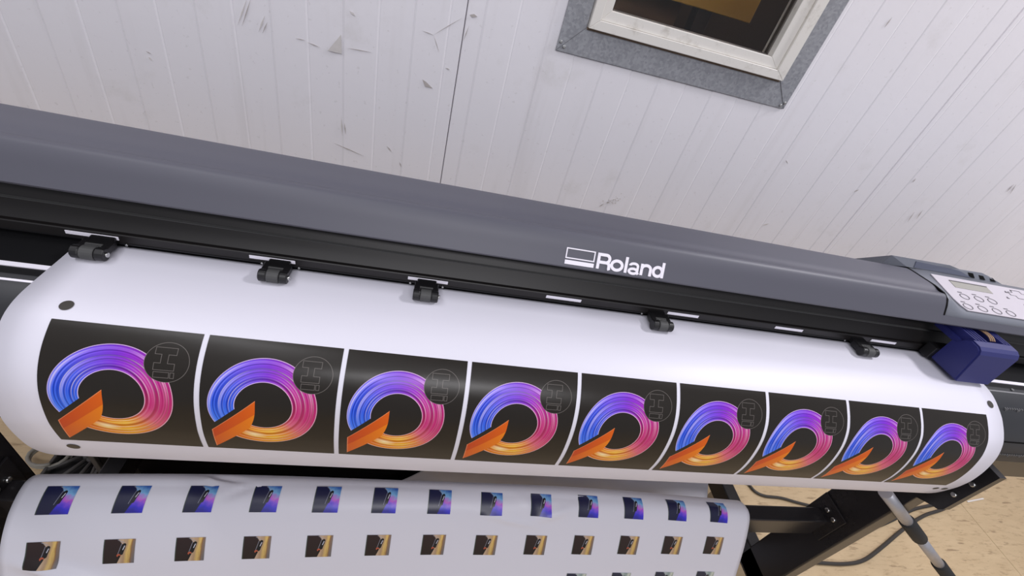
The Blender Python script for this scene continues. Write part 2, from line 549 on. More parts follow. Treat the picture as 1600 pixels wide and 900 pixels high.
for i in range(26):                                   # worn patch low on the wall
    u = 950 + random.gauss(8, 9); v = 317 - (u - 950) * .45 + random.gauss(0, 3); s_ = random.uniform(.7, 2.0)
    scuff([(u, v), (u + s_ * 1.5, v - s_ * .4), (u + s_, v + s_)], 'scuff')

# ---- window: flashing, frame, sash, pane
win = bpy.data.objects.new('window_1', None); col.objects.link(win); win.location = (.432, WY, 1.197)
tag(win, 'small white framed window with galvanised flashing in the ribbed wall', kind='structure')
ox0, ox1, oz0, oz1 = .188, .676, 1.197, 1.742


def mitre(name, o, i, y0, y1, mat, parent, side):
    """one mitred member of a rectangular frame; o and i are outer and inner rectangles (x0,x1,z0,z1)"""
    O = [(o[0], o[2]), (o[1], o[2]), (o[1], o[3]), (o[0], o[3])]; I = [(i[0], i[2]), (i[1], i[2]), (i[1], i[3]), (i[0], i[3])]
    k = side; q = [O[k], O[(k + 1) % 4], I[(k + 1) % 4], I[k]]
    g = .0004
    v = [(x, y0, z) for x, z in q] + [(x, y1, z) for x, z in q]
    bm = bmesh.new(); vs = [bm.verts.new(c) for c in v]
    for f in ((0, 1, 2, 3), (7, 6, 5, 4), (0, 4, 5, 1), (1, 5, 6, 2), (2, 6, 7, 3), (3, 7, 4, 0)): bm.faces.new([vs[j] for j in f])
    bmesh.ops.bevel(bm, geom=bm.edges[:], offset=.0008, segments=1, affect='EDGES')
    return from_bm(name, bm, mat, parent)


for k in range(4):
    fsh = mitre('flashing', (ox0, ox1, oz0, oz1), (.231, .635, 1.243, 1.696), WY - .0042 - (.0006 if k % 2 else 0), WY - .0016, M['galv'], win, k)
    mitre('window_frame', (.2325, .6335, 1.2445, 1.6945), (.2490, .6120, 1.2600, 1.679), WY - .014, WY + .03, M['pvc'], win, k)
    mitre('sash', (.2492, .6118, 1.2602, 1.6788), (.2650, .5890, 1.2775, 1.664), WY - .009, WY + .03, M['pvc'], win, k)
    mitre('seal', (.2650, .5890, 1.2775, 1.664), (.2668, .5868, 1.2790, 1.662), WY + .006, WY + .02, M['seal'], win, k)
    if k in (0, 1, 3):
        for (sx, sz) in {0: ((.197, 1.206), (.664, 1.203)), 1: ((.670, 1.209),), 3: ((.193, 1.213),)}[k]:
            s_ = cyl('screw', (sx + (.004 if k == 0 and sx < .3 else 0), WY - .0058, sz), (0, 1, 0), .0026, .003, M['steel'], fsh, 10, .0008)
box('grime_line', .232, .634, WY - .0052, WY - .002, 1.2405, 1.2455, M['grime'], win, bev=.0008, seg=1)
box('window_pane', .2655, .5885, WY + .010, WY + .014, 1.278, 1.6635, M['glass'], win)

# ---- the dim room beyond the window
for nm, a_, lb in (('wall_far', (-.5, 1.8, 2.1, 2.15, .5, 2.4), 'dark brown end wall of the room beyond the window'), ('wall_far_left', (-.55, -.5, 1.0, 2.15, .5, 2.4), 'dark brown side wall beyond the window, nearer the blank panels'), ('wall_far_right', (1.8, 1.85, 1.0, 2.15, .5, 2.4), 'dark brown side wall beyond the window, over the control panel'), ('floor_far', (-.55, 1.85, 1.0, 2.15, .45, .5), 'dark floor of the room beyond the window'), ('ceiling_far', (-.55, 1.85, 1.0, 2.15, 2.4, 2.45), 'dark ceiling of the room beyond the window')):
    tag(box(nm, *a_, M['room']), lb, kind='structure')
o = thing('ochre_board', (.5, 1.26, .5), 'ochre yellow board seen through the window in the dim room', 'board')
box('panel', .0, .737, 1.25, 1.266, CZ - .036, CZ + .5, M['ochre'], o, bev=.002)
box('post', .60, .64, 1.27, 1.31, .5, CZ + .5, M['room'], o, bev=.002)
o = thing('brown_board', (.44, 1.30, .5), 'brown wooden board leaning behind the glass below the ochre one', 'board')
box('panel', .2, .575, 1.32, 1.34, .5, CZ + .02, M['brown'], o, bev=.002)
box('batten', .25, .50, 1.34, 1.36, .7, .74, M['brown'], o, bev=.002)
ld = bpy.data.lights.new('room_bulb', 'POINT'); ld.energy = 9; ld.color = (1, .82, .55); ld.shadow_soft_size = .05
lo = bpy.data.objects.new('room_bulb', ld); col.objects.link(lo); lo.location = (.95, 1.12, 2.1)

# ================================================================== THE PRINTER
prn = thing('large_format_printer', (.2, .45, 0), 'grey and black wide roll printer on a black steel stand', 'printer')
PX0, PX1 = -1.05, 1.42
SX = .821                                     # seam between hood and control panel
# hood
hp = smooth_path([(.4527, -.3124, 0), (.4600, -.3008, 0), (.4680, -.2880, 0), (.4745, -.2803, 0), (.4790, -.2769, 0), (.4835, -.2763, 0), (.4890, -.2779, 0), (.4945, -.2780, 0), (.506, -.2760, 0), (.5305, -.2779, 0), (.552, -.2800, 0), (.560, -.2825, 0), (.565, -.2885, 0), (.568, -.300, 0), (.570, -.40, 0)], 5)
hp = [(p.x, p.y) for p in hp]
hood_prof = hp + [(.562, -.40), (.560, -.31), (.545, -.292), (.49, -.290), (.476, -.298), (.4585, -.3165), (.4545, -.3155)]
hood = extrude_x('hood', hood_prof, PX0, SX, M['hood'], prn, smooth=True)
extrude_x('hood_lip', [(.4527, -.3124), (.4595, -.3015), (.4625, -.3015), (.4660, -.3100), (.4585, -.3165), (.4545, -.3155)], SX, PX1, M['hood'], prn)
# lettering and emblem on the hood front
HA = Vector((0, .4527, -.3124 + CZ)); HD = Vector((0, .5281, .8492)); HN = Vector((0, -.8492, .5281))


def on_hood(x, h, out=.0005):
    p = HA + HD * h + HN * out
    return (x, p.y, p.z)


def flat_strokes(name, lines, w, parent, mat):
    """closed or open thick strokes in hood coordinates, as a thin raised plate"""
    bm = bmesh.new()
    for li, (pts, closed) in enumerate(lines):
        n = len(pts); L = []; Rr = []
        for i in range(n):
            a = pts[(i - 1) % n] if (closed or i > 0) else pts[i]; c = pts[(i + 1) % n] if (closed or i < n - 1) else pts[i]
            d = ((Vector(pts[i]) - Vector(a)).normalized() + (Vector(c) - Vector(pts[i])).normalized()).normalized(); nn = Vector((-d.y, d.x))
            p = Vector(pts[i])
            mi = 1.0
            if closed or 0 < i < n - 1:
                e = (Vector(pts[i]) - Vector(a)).normalized(); mi = 1 / max(.5, abs(nn.dot(Vector((-e.y, e.x)))))
            L.append(p + nn * w / 2 * mi); Rr.append(p - nn * w / 2 * mi)
        for out in (.0006 + .0003 * li,):
            A = [bm.verts.new(on_hood(v.x, v.y, out)) for v in L]; B = [bm.verts.new(on_hood(v.x, v.y, out)) for v in Rr]
            A2 = [bm.verts.new(on_hood(v.x, v.y, 0)) for v in L]; B2 = [bm.verts.new(on_hood(v.x, v.y, 0)) for v in Rr]
            for i in range(n if closed else n - 1):
                j = (i + 1) % n
                bm.faces.new((A[i], A[j], B[j], B[i])); bm.faces.new((A2[i], A2[j], A[j], A[i])); bm.faces.new((B[i], B[j], B2[j], B2[i]))
            if not closed:
                for i in (0, n - 1): bm.faces.new((A[i], B[i], B2[i], A2[i]))
    return from_bm(name, bm, mat, parent)


def arc(cx, cy, rx, ry, a0, a1, n=20):
    return [(cx + rx * math.cos(math.radians(a0 + (a1 - a0) * i / n)), cy + ry * math.sin(math.radians(a0 + (a1 - a0) * i / n))) for i in range(n + 1)]


sw = .0040; xh = .0186; bl = .0032; hf = sw / 2
flat_strokes('emblem_box', [([(.1834, .0113), (.2220, .0113), (.2220, .0238), (.1834, .0238)], True)], .0015, hood, M['white'])
flat_strokes('emblem_bar', [([(.1827, .0059), (.2228, .0059)], False)], .0054, hood, M['white'])
flat_strokes('letter', [([(.2283, bl), (.2283, .0242)], False), ([(.2283, .0222)] + arc(.2385, .0172, .0050, .0050, 90, -90, 14) + [(.2283, .0122)], False), ([(.2385, .0122)] + arc(.2398, .0082, .0040, .0040, 90, 0, 6) + [(.2440, .0045), (.2446, bl)], False)], sw, hood, M['white'])
flat_strokes('letter', [(arc(.2550, .0109, .0096 - hf, .0081 - hf, 0, 345, 26), True)], sw, hood, M['white'])
flat_strokes('letter', [([(.2681, bl), (.2681, .0242)], False)], sw, hood, M['white'])
flat_strokes('letter', [([(.2738, .0140)] + arc(.2794, .0136, .0058, .0034, 165, 0, 12) + [(.2852, .0060), (.2868, bl)], False), (arc(.2790, .0068, .0060, .0032, 0, 345, 20), True)], sw * .85, hood, M['white'])
flat_strokes('letter', [([(.2912, bl), (.2912, .0186)], False), ([(.2912, .0120)] + arc(.2976, .0120, .0064, .0050, 165, 0, 14) + [(.3040, bl)], False)], sw, hood, M['white'])
flat_strokes('letter', [(arc(.3150, .0109, .0085 - hf, .0081 - hf, 0, 345, 26), True), ([(.3222, bl), (.3222, .0242)], False)], sw, hood, M['white'])

# control panel housing, right of the hood seam
extrude_x('seam', [(.4595, -.3012), (.4678, -.2876), (.4742, -.2798), (.4855, -.2752), (.504, -.2750), (.5305, -.2772), (.5577, -.2798), (.5577, -.30), (.47, -.30)], SX, SX + .0035, M['gap'], prn, smooth=True)
pf = [(.4605, -.3062), (.4590, -.3035), (.4592, -.3000), (.4612, -.2965), (.4650, -.2934), (.552, -.2796), (.575, -.2796), (.575, -.31), (.47, -.31)]
# the rim follows the hood seam on its near side and settles down to the panel plane
bm = bmesh.new()
rim_a = [(.4605, -.3062), (.4600, -.3000), (.4665, -.2885), (.4735, -.2806), (.4850, -.2758), (.504, -.2756), (.5305, -.2778), (.5577, -.2800)]
rim_b = [(.4605, -.3062), (.4590, -.3030), (.4600, -.2985), (.4640, -.2942), (.4720, -.2921), (.496, -.2884), (.526, -.2836), (.5577, -.2792)]
cols_ = []
for i in range(9):
    t = i / 8; e = t * t * (3 - 2 * t)
    x = SX + .0035 + .040 * t
    cols_.append([bm.verts.new(W(x, a[0] + (c[0] - a[0]) * e, a[1] + (c[1] - a[1]) * e)) for a, c in zip(rim_a, rim_b)])
cols_.append([bm.verts.new(W(PX1, a[0], a[1])) for a in rim_b])
for i in range(len(cols_) - 1):
    for k in range(len(rim_a) - 1):
        bm.faces.new((cols_[i][k], cols_[i + 1][k], cols_[i + 1][k + 1], cols_[i][k + 1]))
housing = from_bm('control_panel', bm, M['housing'], prn, smooth=True)
sd = housing.modifiers.new('thickness', 'SOLIDIFY'); sd.thickness = .002; sd.offset = -1
# panel plane
PA = Vector((0, .4665, -.2926 + CZ)); PB = Vector((0, .5500, -.2800 + CZ)); PD = (PB - PA).normalized(); PN = Vector((0, -PD.z, PD.y))


def on_panel(x, d, out=.0012):
    p = PA + PD * d + PN * out
    return (x, p.y, p.z)


def panel_poly(name, pts, mat, parent, out=.0016, base=.0002):
    n = len(pts)
    v = [on_panel(x, d, out) for x, d in pts] + [on_panel(x, d, base) for x, d in pts]
    f = [tuple(range(n)), tuple(range(n, 2 * n))[::-1]] + [(i, (i + 1) % n, n + (i + 1) % n, n + i) for i in range(n)]
    return mesh(name, v, f, mat, parent)


def panel_ring(name, pts, w, mat, parent, out=.0021):
    n = len(pts); cx = sum(p[0] for p in pts) / n; cy = sum(p[1] for p in pts) / n
    I = [(cx + (x - cx) * (1 - w), cy + (y - cy) * (1 - w)) for x, y in pts]
    v = [on_panel(x, d, out) for x, d in pts] + [on_panel(x, d, out) for x, d in I] + [on_panel(x, d, .0014) for x, d in pts] + [on_panel(x, d, .0014) for x, d in I]
    f = []
    for i in range(n):
        j = (i + 1) % n
        f += [(i, j, n + j, n + i), (2 * n + i, 2 * n + j, j, i), (n + i, n + j, 3 * n + j, 3 * n + i)]
    return mesh(name, v, f, mat, parent)


PW = (PB - PA).length
panel_poly('membrane', [(.872, .002), (1.30, .002), (1.30, PW - .002), (.863, PW - .002), (.863, .026), (.866, .012)][::1], M['membrane'], housing)
# sight lines of the screen and keys onto the panel plane
def pan(u, v):
    c = ((u - 800) / 694.65, (v - 450) / 694.65, 1.0)
    r = Vector([sum(RW[i][k] * c[k] for k in range(3)) for i in range(3)])
    o = Vector((0, 0, CZ)); t = (PA - o).dot(PN) / r.dot(PN); p = o + r * t
    return (p.x, (p - PA).dot(PD))
q = [pan(*c) for c in ((1481, 438.6), (1540, 449.5), (1549, 460), (1491, 450))]
lx0 = (q[0][0] + q[3][0]) / 2; lx1 = (q[1][0] + q[2][0]) / 2; ld0 = (q[2][1] + q[3][1]) / 2; ld1 = (q[0][1] + q[1][1]) / 2
panel_poly('screen', [(lx0, ld0), (lx1, ld0), (lx1, ld1), (lx0, ld1)], M['lcd'], housing, .0022)
panel_poly('screen_shade', [(lx0, ld1 - .0015), (lx1, ld1 - .0015), (lx1, ld1), (lx0, ld1)], M['ink'], housing, .0027)
keys = [(1505.5, 464.4), (1528, 468.3), (1549.2, 472.2), (1511, 480), (1533.6, 483.4), (1556.3, 487.5), (1578, 491)]
K = [pan(*c) for c in keys]
r1 = sum(k[1] for k in K[:3]) / 3; r2 = sum(k[1] for k in K[3:]) / 4
for i, k in enumerate(K):
    d = r1 if i < 3 else r2
    bt = panel_ring('button', [(k[0] + .0098 * math.cos(a * math.pi / 12), d + .0065 * math.sin(a * math.pi / 12)) for a in range(24)], .14, M['ink'], housing)
    panel_poly('caption', [(k[0] - .007, d + .0088), (k[0] + .002, d + .0088), (k[0] + .002, d + .0102), (k[0] - .007, d + .0102)], M['ink'], housing, .0021)
cx, cd = pan(1590, 462)
panel_ring('cursor_pad', [(cx + .024 * sx, cd + .0105 * sy) for sx, sy in ((-1, -.4), (-.5, -.4), (-.5, -1), (.5, -1), (.5, -.4), (1, -.4), (1, .4), (.5, .4), (.5, 1), (-.5, 1), (-.5, .4), (-1, .4))], .06, M['ink'], housing)
for c, s_ in (((1569, 457), 1), ((1578, 456), -1), ((1572, 466), 1), ((1599, 478), -1)):
    k = pan(*c)
    panel_poly('cursor_arrow', [(k[0] - .002, k[1] - .0016), (k[0] + .004, k[1] - .0022 * s_), (k[0] + .001, k[1] + .0024)], M['ink'], housing, .0022)
# raised cover behind the panel, with a hollow and slots
v = [W(.780, .566, -.2872), W(.823, .560, -.2800), W(1.052, .560, -.2812), W(1.052, .566, -.2830), W(1.012, .568, -.2722), W(.995, .568, -.2692), W(.942, .568, -.2702), W(.915, .568, -.2660), W(.783, .566, -.2668),
     W(.780, .64, -.345), W(.823, .64, -.345), W(1.052, .64, -.345), W(1.012, .64, -.340), W(.995, .64, -.335), W(.942, .64, -.335), W(.915, .64, -.332), W(.783, .64, -.332), W(.780, .64, -.40), W(1.052, .64, -.40), W(.780, .571, -.40), W(1.052, .571, -.40)]
f = [(0, 1, 8), (1, 7, 8), (1, 6, 7), (1, 2, 5, 6), (2, 4, 5), (2, 3, 4), (8, 7, 15, 16), (7, 6, 14, 15), (6, 5, 13, 14), (5, 4, 12, 13), (4, 3, 11, 12), (0, 8, 16, 9), (0, 9, 17, 19), (3, 20, 18, 11), (9, 16, 15, 14, 13, 12, 11, 18, 17)]
bm = bmesh.new(); vs = [bm.verts.new(c) for c in v]
for q_ in f: bm.faces.new([vs[i] for i in q_])
cover = from_bm('ink_bay_cover', bm, M['housing'], prn)
v = [W(.838, .5612, -.2792), W(.972, .5612, -.2790), W(.938, .5655, -.2715), W(.838, .5655, -.2692)]
v2 = [(x, y - .0012, z + .0004) for x, y, z in v]
mesh('hollow', v + v2, [(4, 5, 6, 7), (0, 1, 5, 4), (1, 2, 6, 5), (2, 3, 7, 6), (3, 0, 4, 7)], M['housing_dark'], cover)
for i in range(3):
    x = .968 + .026 * i
    v = [W(x, .5618, -.2785), W(x + .012, .5618, -.2785), W(x + .006, .5665, -.2722 - .0012 * i), W(x - .006, .5665, -.2722 - .0010 * i)]
    v2 = [(a, b_ - .0014, c) for a, b_, c in v]
    mesh('slot', v + v2, [(4, 5, 6, 7), (0, 1, 5, 4), (1, 2, 6, 5), (2, 3, 7, 6), (3, 0, 4, 7)], M['gap'], cover)

# inside of the mouth: back plate, rail, sticker lip
box('back_plate', PX0, PX1, .500, .556, CZ - .400, CZ - .295, M['gap'], prn)
extrude_x('guide_rail', [(.5005, -.345), (.4925, -.3575), (.4905, -.3575), (.4900, -.3585), (.4740, -.3752), (.4740, -.3850), (.5005, -.3850)], PX0, PX1, M['rail'], prn)
extrude_x('rail_edge', [(.4920, -.3568), (.4895, -.3580), (.4895, -.3590), (.4925, -.3585)], PX0, PX1, M['rubber'], prn)
extrude_x('sticker_lip', [(.4745, -.3738), (.4700, -.3742), (.4690, -.3752), (.4686, -.3870), (.4745, -.3870)], PX0, PX1, M['rail'], prn)
extrude_x('lip_groove', [(.4745, -.3848), (.4678, -.3852), (.4678, -.3866), (.4745, -.3866)], PX0, PX1, M['black'], prn)
st0 = None
for i in range(7):
    x = -.3937 + .1915 * i
    if st0 is None:
        st0 = box('position_sticker', 0, .0528, .4676, .4688, CZ - .3816, CZ - .3768, M['white'], prn, bev=.0004, seg=1)
        st0.location.x = x
    else:
        c = st0.copy(); col.objects.link(c); c.location.x = x


# pinch rollers
def pinch(x):
    a = box('pinch_roller', x - .0125, x + .0125, .4475, .474, CZ - .3868, CZ - .3775, M['black'], prn, bev=.0015)
    z = CZ - .3822; y = .4405; r = .0082
    bm = bmesh.new(); add_tube(bm, [(x - .0068, y, z), (x - .0060, y, z), (x + .0060, y, z), (x + .0068, y, z)], [r - .0008, r, r, r - .0008], 20)
    from_bm('wheel', bm, M['rubber'], a)
    for s_ in (-1, 1):
        bm = bmesh.new()
        add_tube(bm, [(x + s_ * .0072, y, z), (x + s_ * .0085, y, z), (x + s_ * .0150, y, z), (x + s_ * .0160, y, z)], [.0072, .0078, .0076, .0066], 18)
        add_box(bm, x + min(s_ * .0075, s_ * .0155), x + max(s_ * .0075, s_ * .0155), y + .001, .462, z - .0045, z + .0050, .0012, 1)
        from_bm('fork', bm, M['black'], a)
    cyl('axle', (x + .0165, y, z), (1, 0, 0), .0028, .003, M['steel'], a, 10)
    cyl('screw', (x + .0215, .4672, CZ - .3862), (0, 1, 0), .0014, .002, M['steel'], a, 8)
    cyl('screw', (x - .0215, .4672, CZ - .3862), (0, 1, 0), .0014, .002, M['steel'], a, 8)
    box('bar', x - .0085, x + .0085, .4495, .4520, CZ - .3778, CZ - .3768, M['rubber'], a, bev=.0003, seg=1)


for x in (-.3555, -.1665, .0146, .3538, .7275): pinch(x)

# platen and apron
extrude_x('platen', [(.500, -.3925), (.4045, -.3925), (.4045, -.41), (.500, -.41)], PX0, PX1, M['platen'], prn)
ap = [(p.x, p.y) for p in smooth_path([(.4050, -.3925, 0), (.392, -.3960, 0), (.376, -.4045, 0), (.361, -.4175, 0), (.349, -.435, 0), (.341, -.456, 0), (.3355, -.480, 0), (.3335, -.5010, 0)], 4)]
extrude_x('apron', ap + [(.43, -.5010), (.43, -.3935)], PX0, PX1, M['apron'], prn, smooth=True)
extrude_x('front_skirt', [(.338, -.5005), (.3385, -.556), (.40, -.556), (.40, -.5005)], PX0, PX1, M['skirt'], prn)
extrude_x('apron_groove', [(.3408, -.4545), (.3401, -.4565), (.350, -.4565), (.350, -.4545)], PX0, PX1, M['gap'], prn)
for x0, x1 in ((PX0, -.392), (.957, PX1)):
    x0, x1 = (x0, -.372) if x0 < 0 else (.940, x1)
    box('guide_stripe', x0, x1, .4150, .4215, CZ - .3926, CZ - .3915, M['white'], prn)
    extrude_x('guide_line', [(.3980, -.3934), (.3958, -.3942), (.3958, -.3955), (.3980, -.3950)], x0, x1, M['white'] if x0 < 0 else M['tick'], prn)
# ruler ticks on the apron, beside the media
bm = bmesh.new()
for x0, x1 in ((-.62, -.40), (.975, 1.25)):
    n = int((x1 - x0) / .0055)
    for i in range(n):
        x = x0 + i * .0055; L = .006 if i % 5 == 0 else .0032
        for (ya, za, yb, zb) in ((.3738, -.4060, .3738 - L * .72, -.4060 - L * .80), (.3350, -.4805, .3346, -.4805 - L)):
            add_box(bm, x, x + .0011, min(ya, yb) - .0012, max(ya, yb) - .0004, CZ + zb, CZ + za)
tk = from_bm('ruler_ticks', bm, M['tick'], prn); tk['kind'] = 'stuff'
cyl('platen_screw', (1.012, .402, CZ - .3920), (0, 0, 1), .0022, .002, M['tick'], prn, 8)
# body
box('body', PX0, PX1, .385, .66, CZ - .54, CZ - .402, M['gap'], prn, bev=.004)

# carriage
CX0, CX1 = .869, .955
bm = bmesh.new()
side = [(.3985, -.3835), (.4480, -.3835), (.4480, -.3380), (.4400, -.3368), (.4370, -.3250), (.4290, -.3195), (.4165, -.3205), (.4105, -.3240), (.4070, -.3300)]
A = [bm.verts.new(W(CX0, *p)) for p in side]; B = [bm.verts.new(W(CX1 - (.012 if p[1] < -.37 and p[0] < .42 else 0), *p)) for p in side]
n = len(side)
for i in range(n): bm.faces.new((A[i], A[(i + 1) % n], B[(i + 1) % n], B[i]))
bm.faces.new(A[::-1]); bm.faces.new(B)
es = [e for e in bm.edges if abs(e.verts[0].co.x - e.verts[1].co.x) < .02 and e.verts[0].co.y < .44]
bmesh.ops.bevel(bm, geom=es, offset=.0022, segments=2, affect='EDGES')
carriage = from_bm('ink_carriage', bm, M['carriage'], prn)
carriage['label'] = 'navy blue plastic print head carriage'
for i, x in enumerate([.8755, .8825, .8895, .8965, .936, .942, .948]):
    bm = bmesh.new(); add_box(bm, x, x + .0030, .4285, .4800, CZ - .336, CZ - .3185, .0006, 1); from_bm('fin', bm, M['carriage'], carriage)
box('top_plate', .870, .954, .4300, .485, CZ - .340, CZ - .331, M['carriage'], carriage)
for i in range(3):
    x = .915 + .0045 * i
    tube('wire', smooth_path([W(x, .434, -.3205), W(x - .001, .442, -.3165), W(x + .002, .460, -.3185), W(x + .003, .485, -.325)], 5), .0011, M['wire'], carriage, 6)
box('carriage_foot', .862, .950, .4485, .466, CZ - .3855, CZ - .362, M['black'], carriage, bev=.001)

# stand
BY0, BY1 = .3820, .4165


def leg(name, x0, x1, inner):
    o = box(name, x0, x1, .339, .434 if inner > 0 else .450, .13, CZ - .553, M['steel_black'], prn, bev=.003)
    return o


lr = leg('leg', 1.0, 1.040, 1); ll = leg('leg', -.635, -.594, -1)
beam = box('crossbeam', -.593, .999, BY0, BY1, CZ - .928, CZ - .8625, M['steel_black'], prn, bev=.003)
box('crossbeam', -.593, .999, .46, .50, .16, .22, M['steel_black'], prn, bev=.003).location.y = 0
for sgn, xf in ((-1, .999), (1, -.593)):
    br = box('bracket', min(xf, xf + sgn * .004), max(xf, xf + sgn * .004), .362, .432, CZ - .915, CZ - .820, M['steel_black'], beam, bev=.001)
    for yy, zz in ((.4005, -.8435), (.3790, -.8440)) if sgn < 0 else ((.4110, -.8530), (.3900, -.8470)):
        cyl('screw', (xf + sgn * .0055, yy, CZ + zz), (1, 0, 0), .0048, .005, M['steel'], beam, 12, .0015)
for x0 in (1.0, -.634):
    ft = box('foot', x0, x0 + .040, .16, .645, .135, .200, M['steel_black'], prn, bev=.003)
    for yy in (.20, .60):
        cyl('castor_wheel', (x0 + .02, yy, .042), (1, 0, 0), .042, .026, M['rubber'], prn, 20, .003)
        box('castor_fork', x0 + .001, x0 + .006, yy - .02, yy + .02, .03, .136, M['steel'], prn)
        box('castor_fork', x0 + .034, x0 + .039, yy - .02, yy + .02, .03, .136, M['steel'], prn)
# upper bracket plates bolted on the legs, under the body
for x0, xs in ((.984, -1), (-.593, 1)):
    prof = [(.2985, -.4975), (.2985, -.612), (.3030, -.6205), (.311, -.6240), (.3446, -.6460), (.400, -.6460), (.400, -.5575), (.330, -.5575), (.330, -.4975)]
    v = [W(x0, *p) for p in prof] + [W(x0 + .015, *p) for p in prof]
    n = len(prof)
    up = mesh('mounting_plate', v, [tuple(range(n))[::-1], tuple(range(n, 2 * n))] + [(i, (i + 1) % n, n + (i + 1) % n, n + i) for i in range(n)], M['steel_black'], prn)
    for yy, zz in ((.3090, -.5770), (.3085, -.5390)):
        cyl('screw', ((x0 - .001) if xs < 0 else (x0 + .016), yy, CZ + zz), (1, 0, 0), .0042, .005, M['steel'], up, 12, .0015)

# ================================================================== MEDIA
def resample(P):
    out = smooth_path([(a, b_, 0) for a, b_ in P], 20)
    s = [0]
    for i in range(1, len(out)): s.append(s[-1] + (out[i] - out[i - 1]).length)
    return s, out


def interp(S, O, s):
    if s <= 0: return O[0]
    lo, hi = 0, len(S) - 1
    if s >= S[-1]: return O[-1]
    while hi - lo > 1:
        mid = (lo + hi) // 2
        if S[mid] <= s: lo = mid
        else: hi = mid
    t = (s - S[lo]) / (S[hi] - S[lo])
    return O[lo].lerp(O[hi], t)


XL, XR = -.3825, .95
tailL = [(.375, -.645), (.42, -.652), (.47, -.655)]
PLf = [(.470, -.391), (.42, -.391), (.395, -.391), (.375, -.3918), (.3594, -.3949), (.3461, -.4012), (.328, -.415), (.313, -.4335), (.303, -.456), (.2972, -.4855), (.2966, -.5074), (.2983, -.5309), (.3019, -.5527), (.311, -.5803), (.324, -.605), (.345, -.63)] + tailL
PRt = [(.470, -.391), (.42, -.391), (.40, -.3914), (.3802, -.3965), (.3568, -.4085), (.3434, -.4185), (.3324, -.4285), (.3226, -.4405), (.3127, -.4610), (.3059, -.4887), (.3033, -.5156), (.3040, -.5330), (.3064, -.5509), (.3144, -.5838), (.327, -.608), (.348, -.633)] + tailL
RL, RR = resample(PLf), resample(PRt)


def main_pt(x, s):
    a = (x - XL) / (XR - XL)
    l = interp(*RL, s); r = interp(*RR, s); p = l.lerp(r, a)
    return Vector((x, p.x, p.y + CZ))


STX = [-.56, .1, .78]
LOW = [[(.452, -1.10), (.452, -.95), (.44, -.90), (.430, -.868), (.414, -.8505), (.394, -.8495), (.3726, -.857), (.355, -.868), (.3305, -.891), (.308, -.925), (.28, -.985), (.25, -1.06), (.22, -1.15), (.19, -1.27)],
       [(.470, -1.10), (.462, -.95), (.455, -.90), (.444, -.866), (.427, -.847), (.405, -.845), (.386, -.853), (.371, -.868), (.354, -.892), (.333, -.926), (.303, -.983), (.27, -1.055), (.24, -1.14), (.20, -1.27)],
       [(.448, -1.10), (.448, -.95), (.440, -.90), (.428, -.866), (.410, -.8505), (.394, -.8495), (.3835, -.8545), (.3714, -.868), (.3558, -.890), (.3350, -.924), (.3035, -.983), (.27, -1.055), (.24, -1.14), (.20, -1.27)]]
LS = [resample(p) for p in LOW]
S0 = [S[20] for S, O in LS]       # arc length where the second profile point lies


def crease(x, s, cx, cs, rx, rs, amp, ang=0.0):
    dx, ds = x - cx, s - cs
    a, b_ = dx * math.cos(ang) + ds * math.sin(ang), -dx * math.sin(ang) + ds * math.cos(ang)
    return amp * math.exp(-(a / rx) ** 2 - (b_ / rs) ** 2)


def low_raw(x, s):
    a, b_, c = STX
    L = ((x - b_) * (x - c) / ((a - b_) * (a - c)), (x - a) * (x - c) / ((b_ - a) * (b_ - c)), (x - a) * (x - b_) / ((c - a) * (c - b_)))
    P = [interp(S, O, s + S0[k]) for k, (S, O) in enumerate(LS)]
    return Vector((x, sum(L[k] * P[k].x for k in range(3)), sum(L[k] * P[k].y for k in range(3)) + CZ))


def low_pt(x, s):
    p = low_raw(x, s)
    q = low_raw(x, s + .002)
    n = Vector((1, 0, 0)).cross(q - p).normalized()
    if n.z < 0 and n.y > 0: n = -n
    h = crease(x, s, -.275, .110, .030, .006, .007, .25) + crease(x, s, -.245, .133, .028, .005, -.004, -.5) + crease(x, s, -.300, .118, .018, .005, -.004, .9)
    h += crease(x, s, .235, .175, .05, .006, .004, .2) + crease(x, s, .33, .16, .04, .008, .005, -.35) + crease(x, s, .27, .14, .02, .006, .003, 1.0)
    h += crease(x, s, -.47, .265, .06, .012, .014, .35) + .0012 * math.sin(x * 9 + s * 14)
    return p + n * h


def sheet(name, fn, x0, x1, s0, s1, nx, ns, mat, parent, thick=.0004):
    v = []; f = []
    for i in range(nx + 1):
        for k in range(ns + 1):
            v.append(fn(x0 + (x1 - x0) * i / nx, s0 + (s1 - s0) * k / ns))
    for i in range(nx):
        for k in range(ns):
            a = i * (ns + 1) + k
            f.append((a, a + 1, a + ns + 2, a + ns + 1))
    o = mesh(name, v, f, mat, parent, smooth=True)
    m_ = o.modifiers.new('thickness', 'SOLIDIFY'); m_.thickness = thick; m_.offset = -1
    return o


def overlay(name, fn, pts2d_grid, nx, ns, mat, parent, off, uvscale=None):
    """a print lying on a sheet; the grid gives (x, s) for each i, k"""
    v = []; uv = []; f = []
    for i in range(nx + 1):
        for k in range(ns + 1):
            x, s, u, w = pts2d_grid(i, k)
            p = fn(x, s); e = .0015
            n = (fn(x + e, s) - fn(x - e, s)).cross(fn(x, s + e) - fn(x, s - e)).normalized()
            if n.y > 0 and n.z < .3 or n.z < -.5: n = -n
            v.append(p + n * off); uv.append((u, w))
    for i in range(nx):
        for k in range(ns):
            a = i * (ns + 1) + k
            f.append((a, a + ns + 1, a + ns + 2, a + 1))
    o = mesh(name, v, f, mat, parent, smooth=True, uv=uv)
    return o


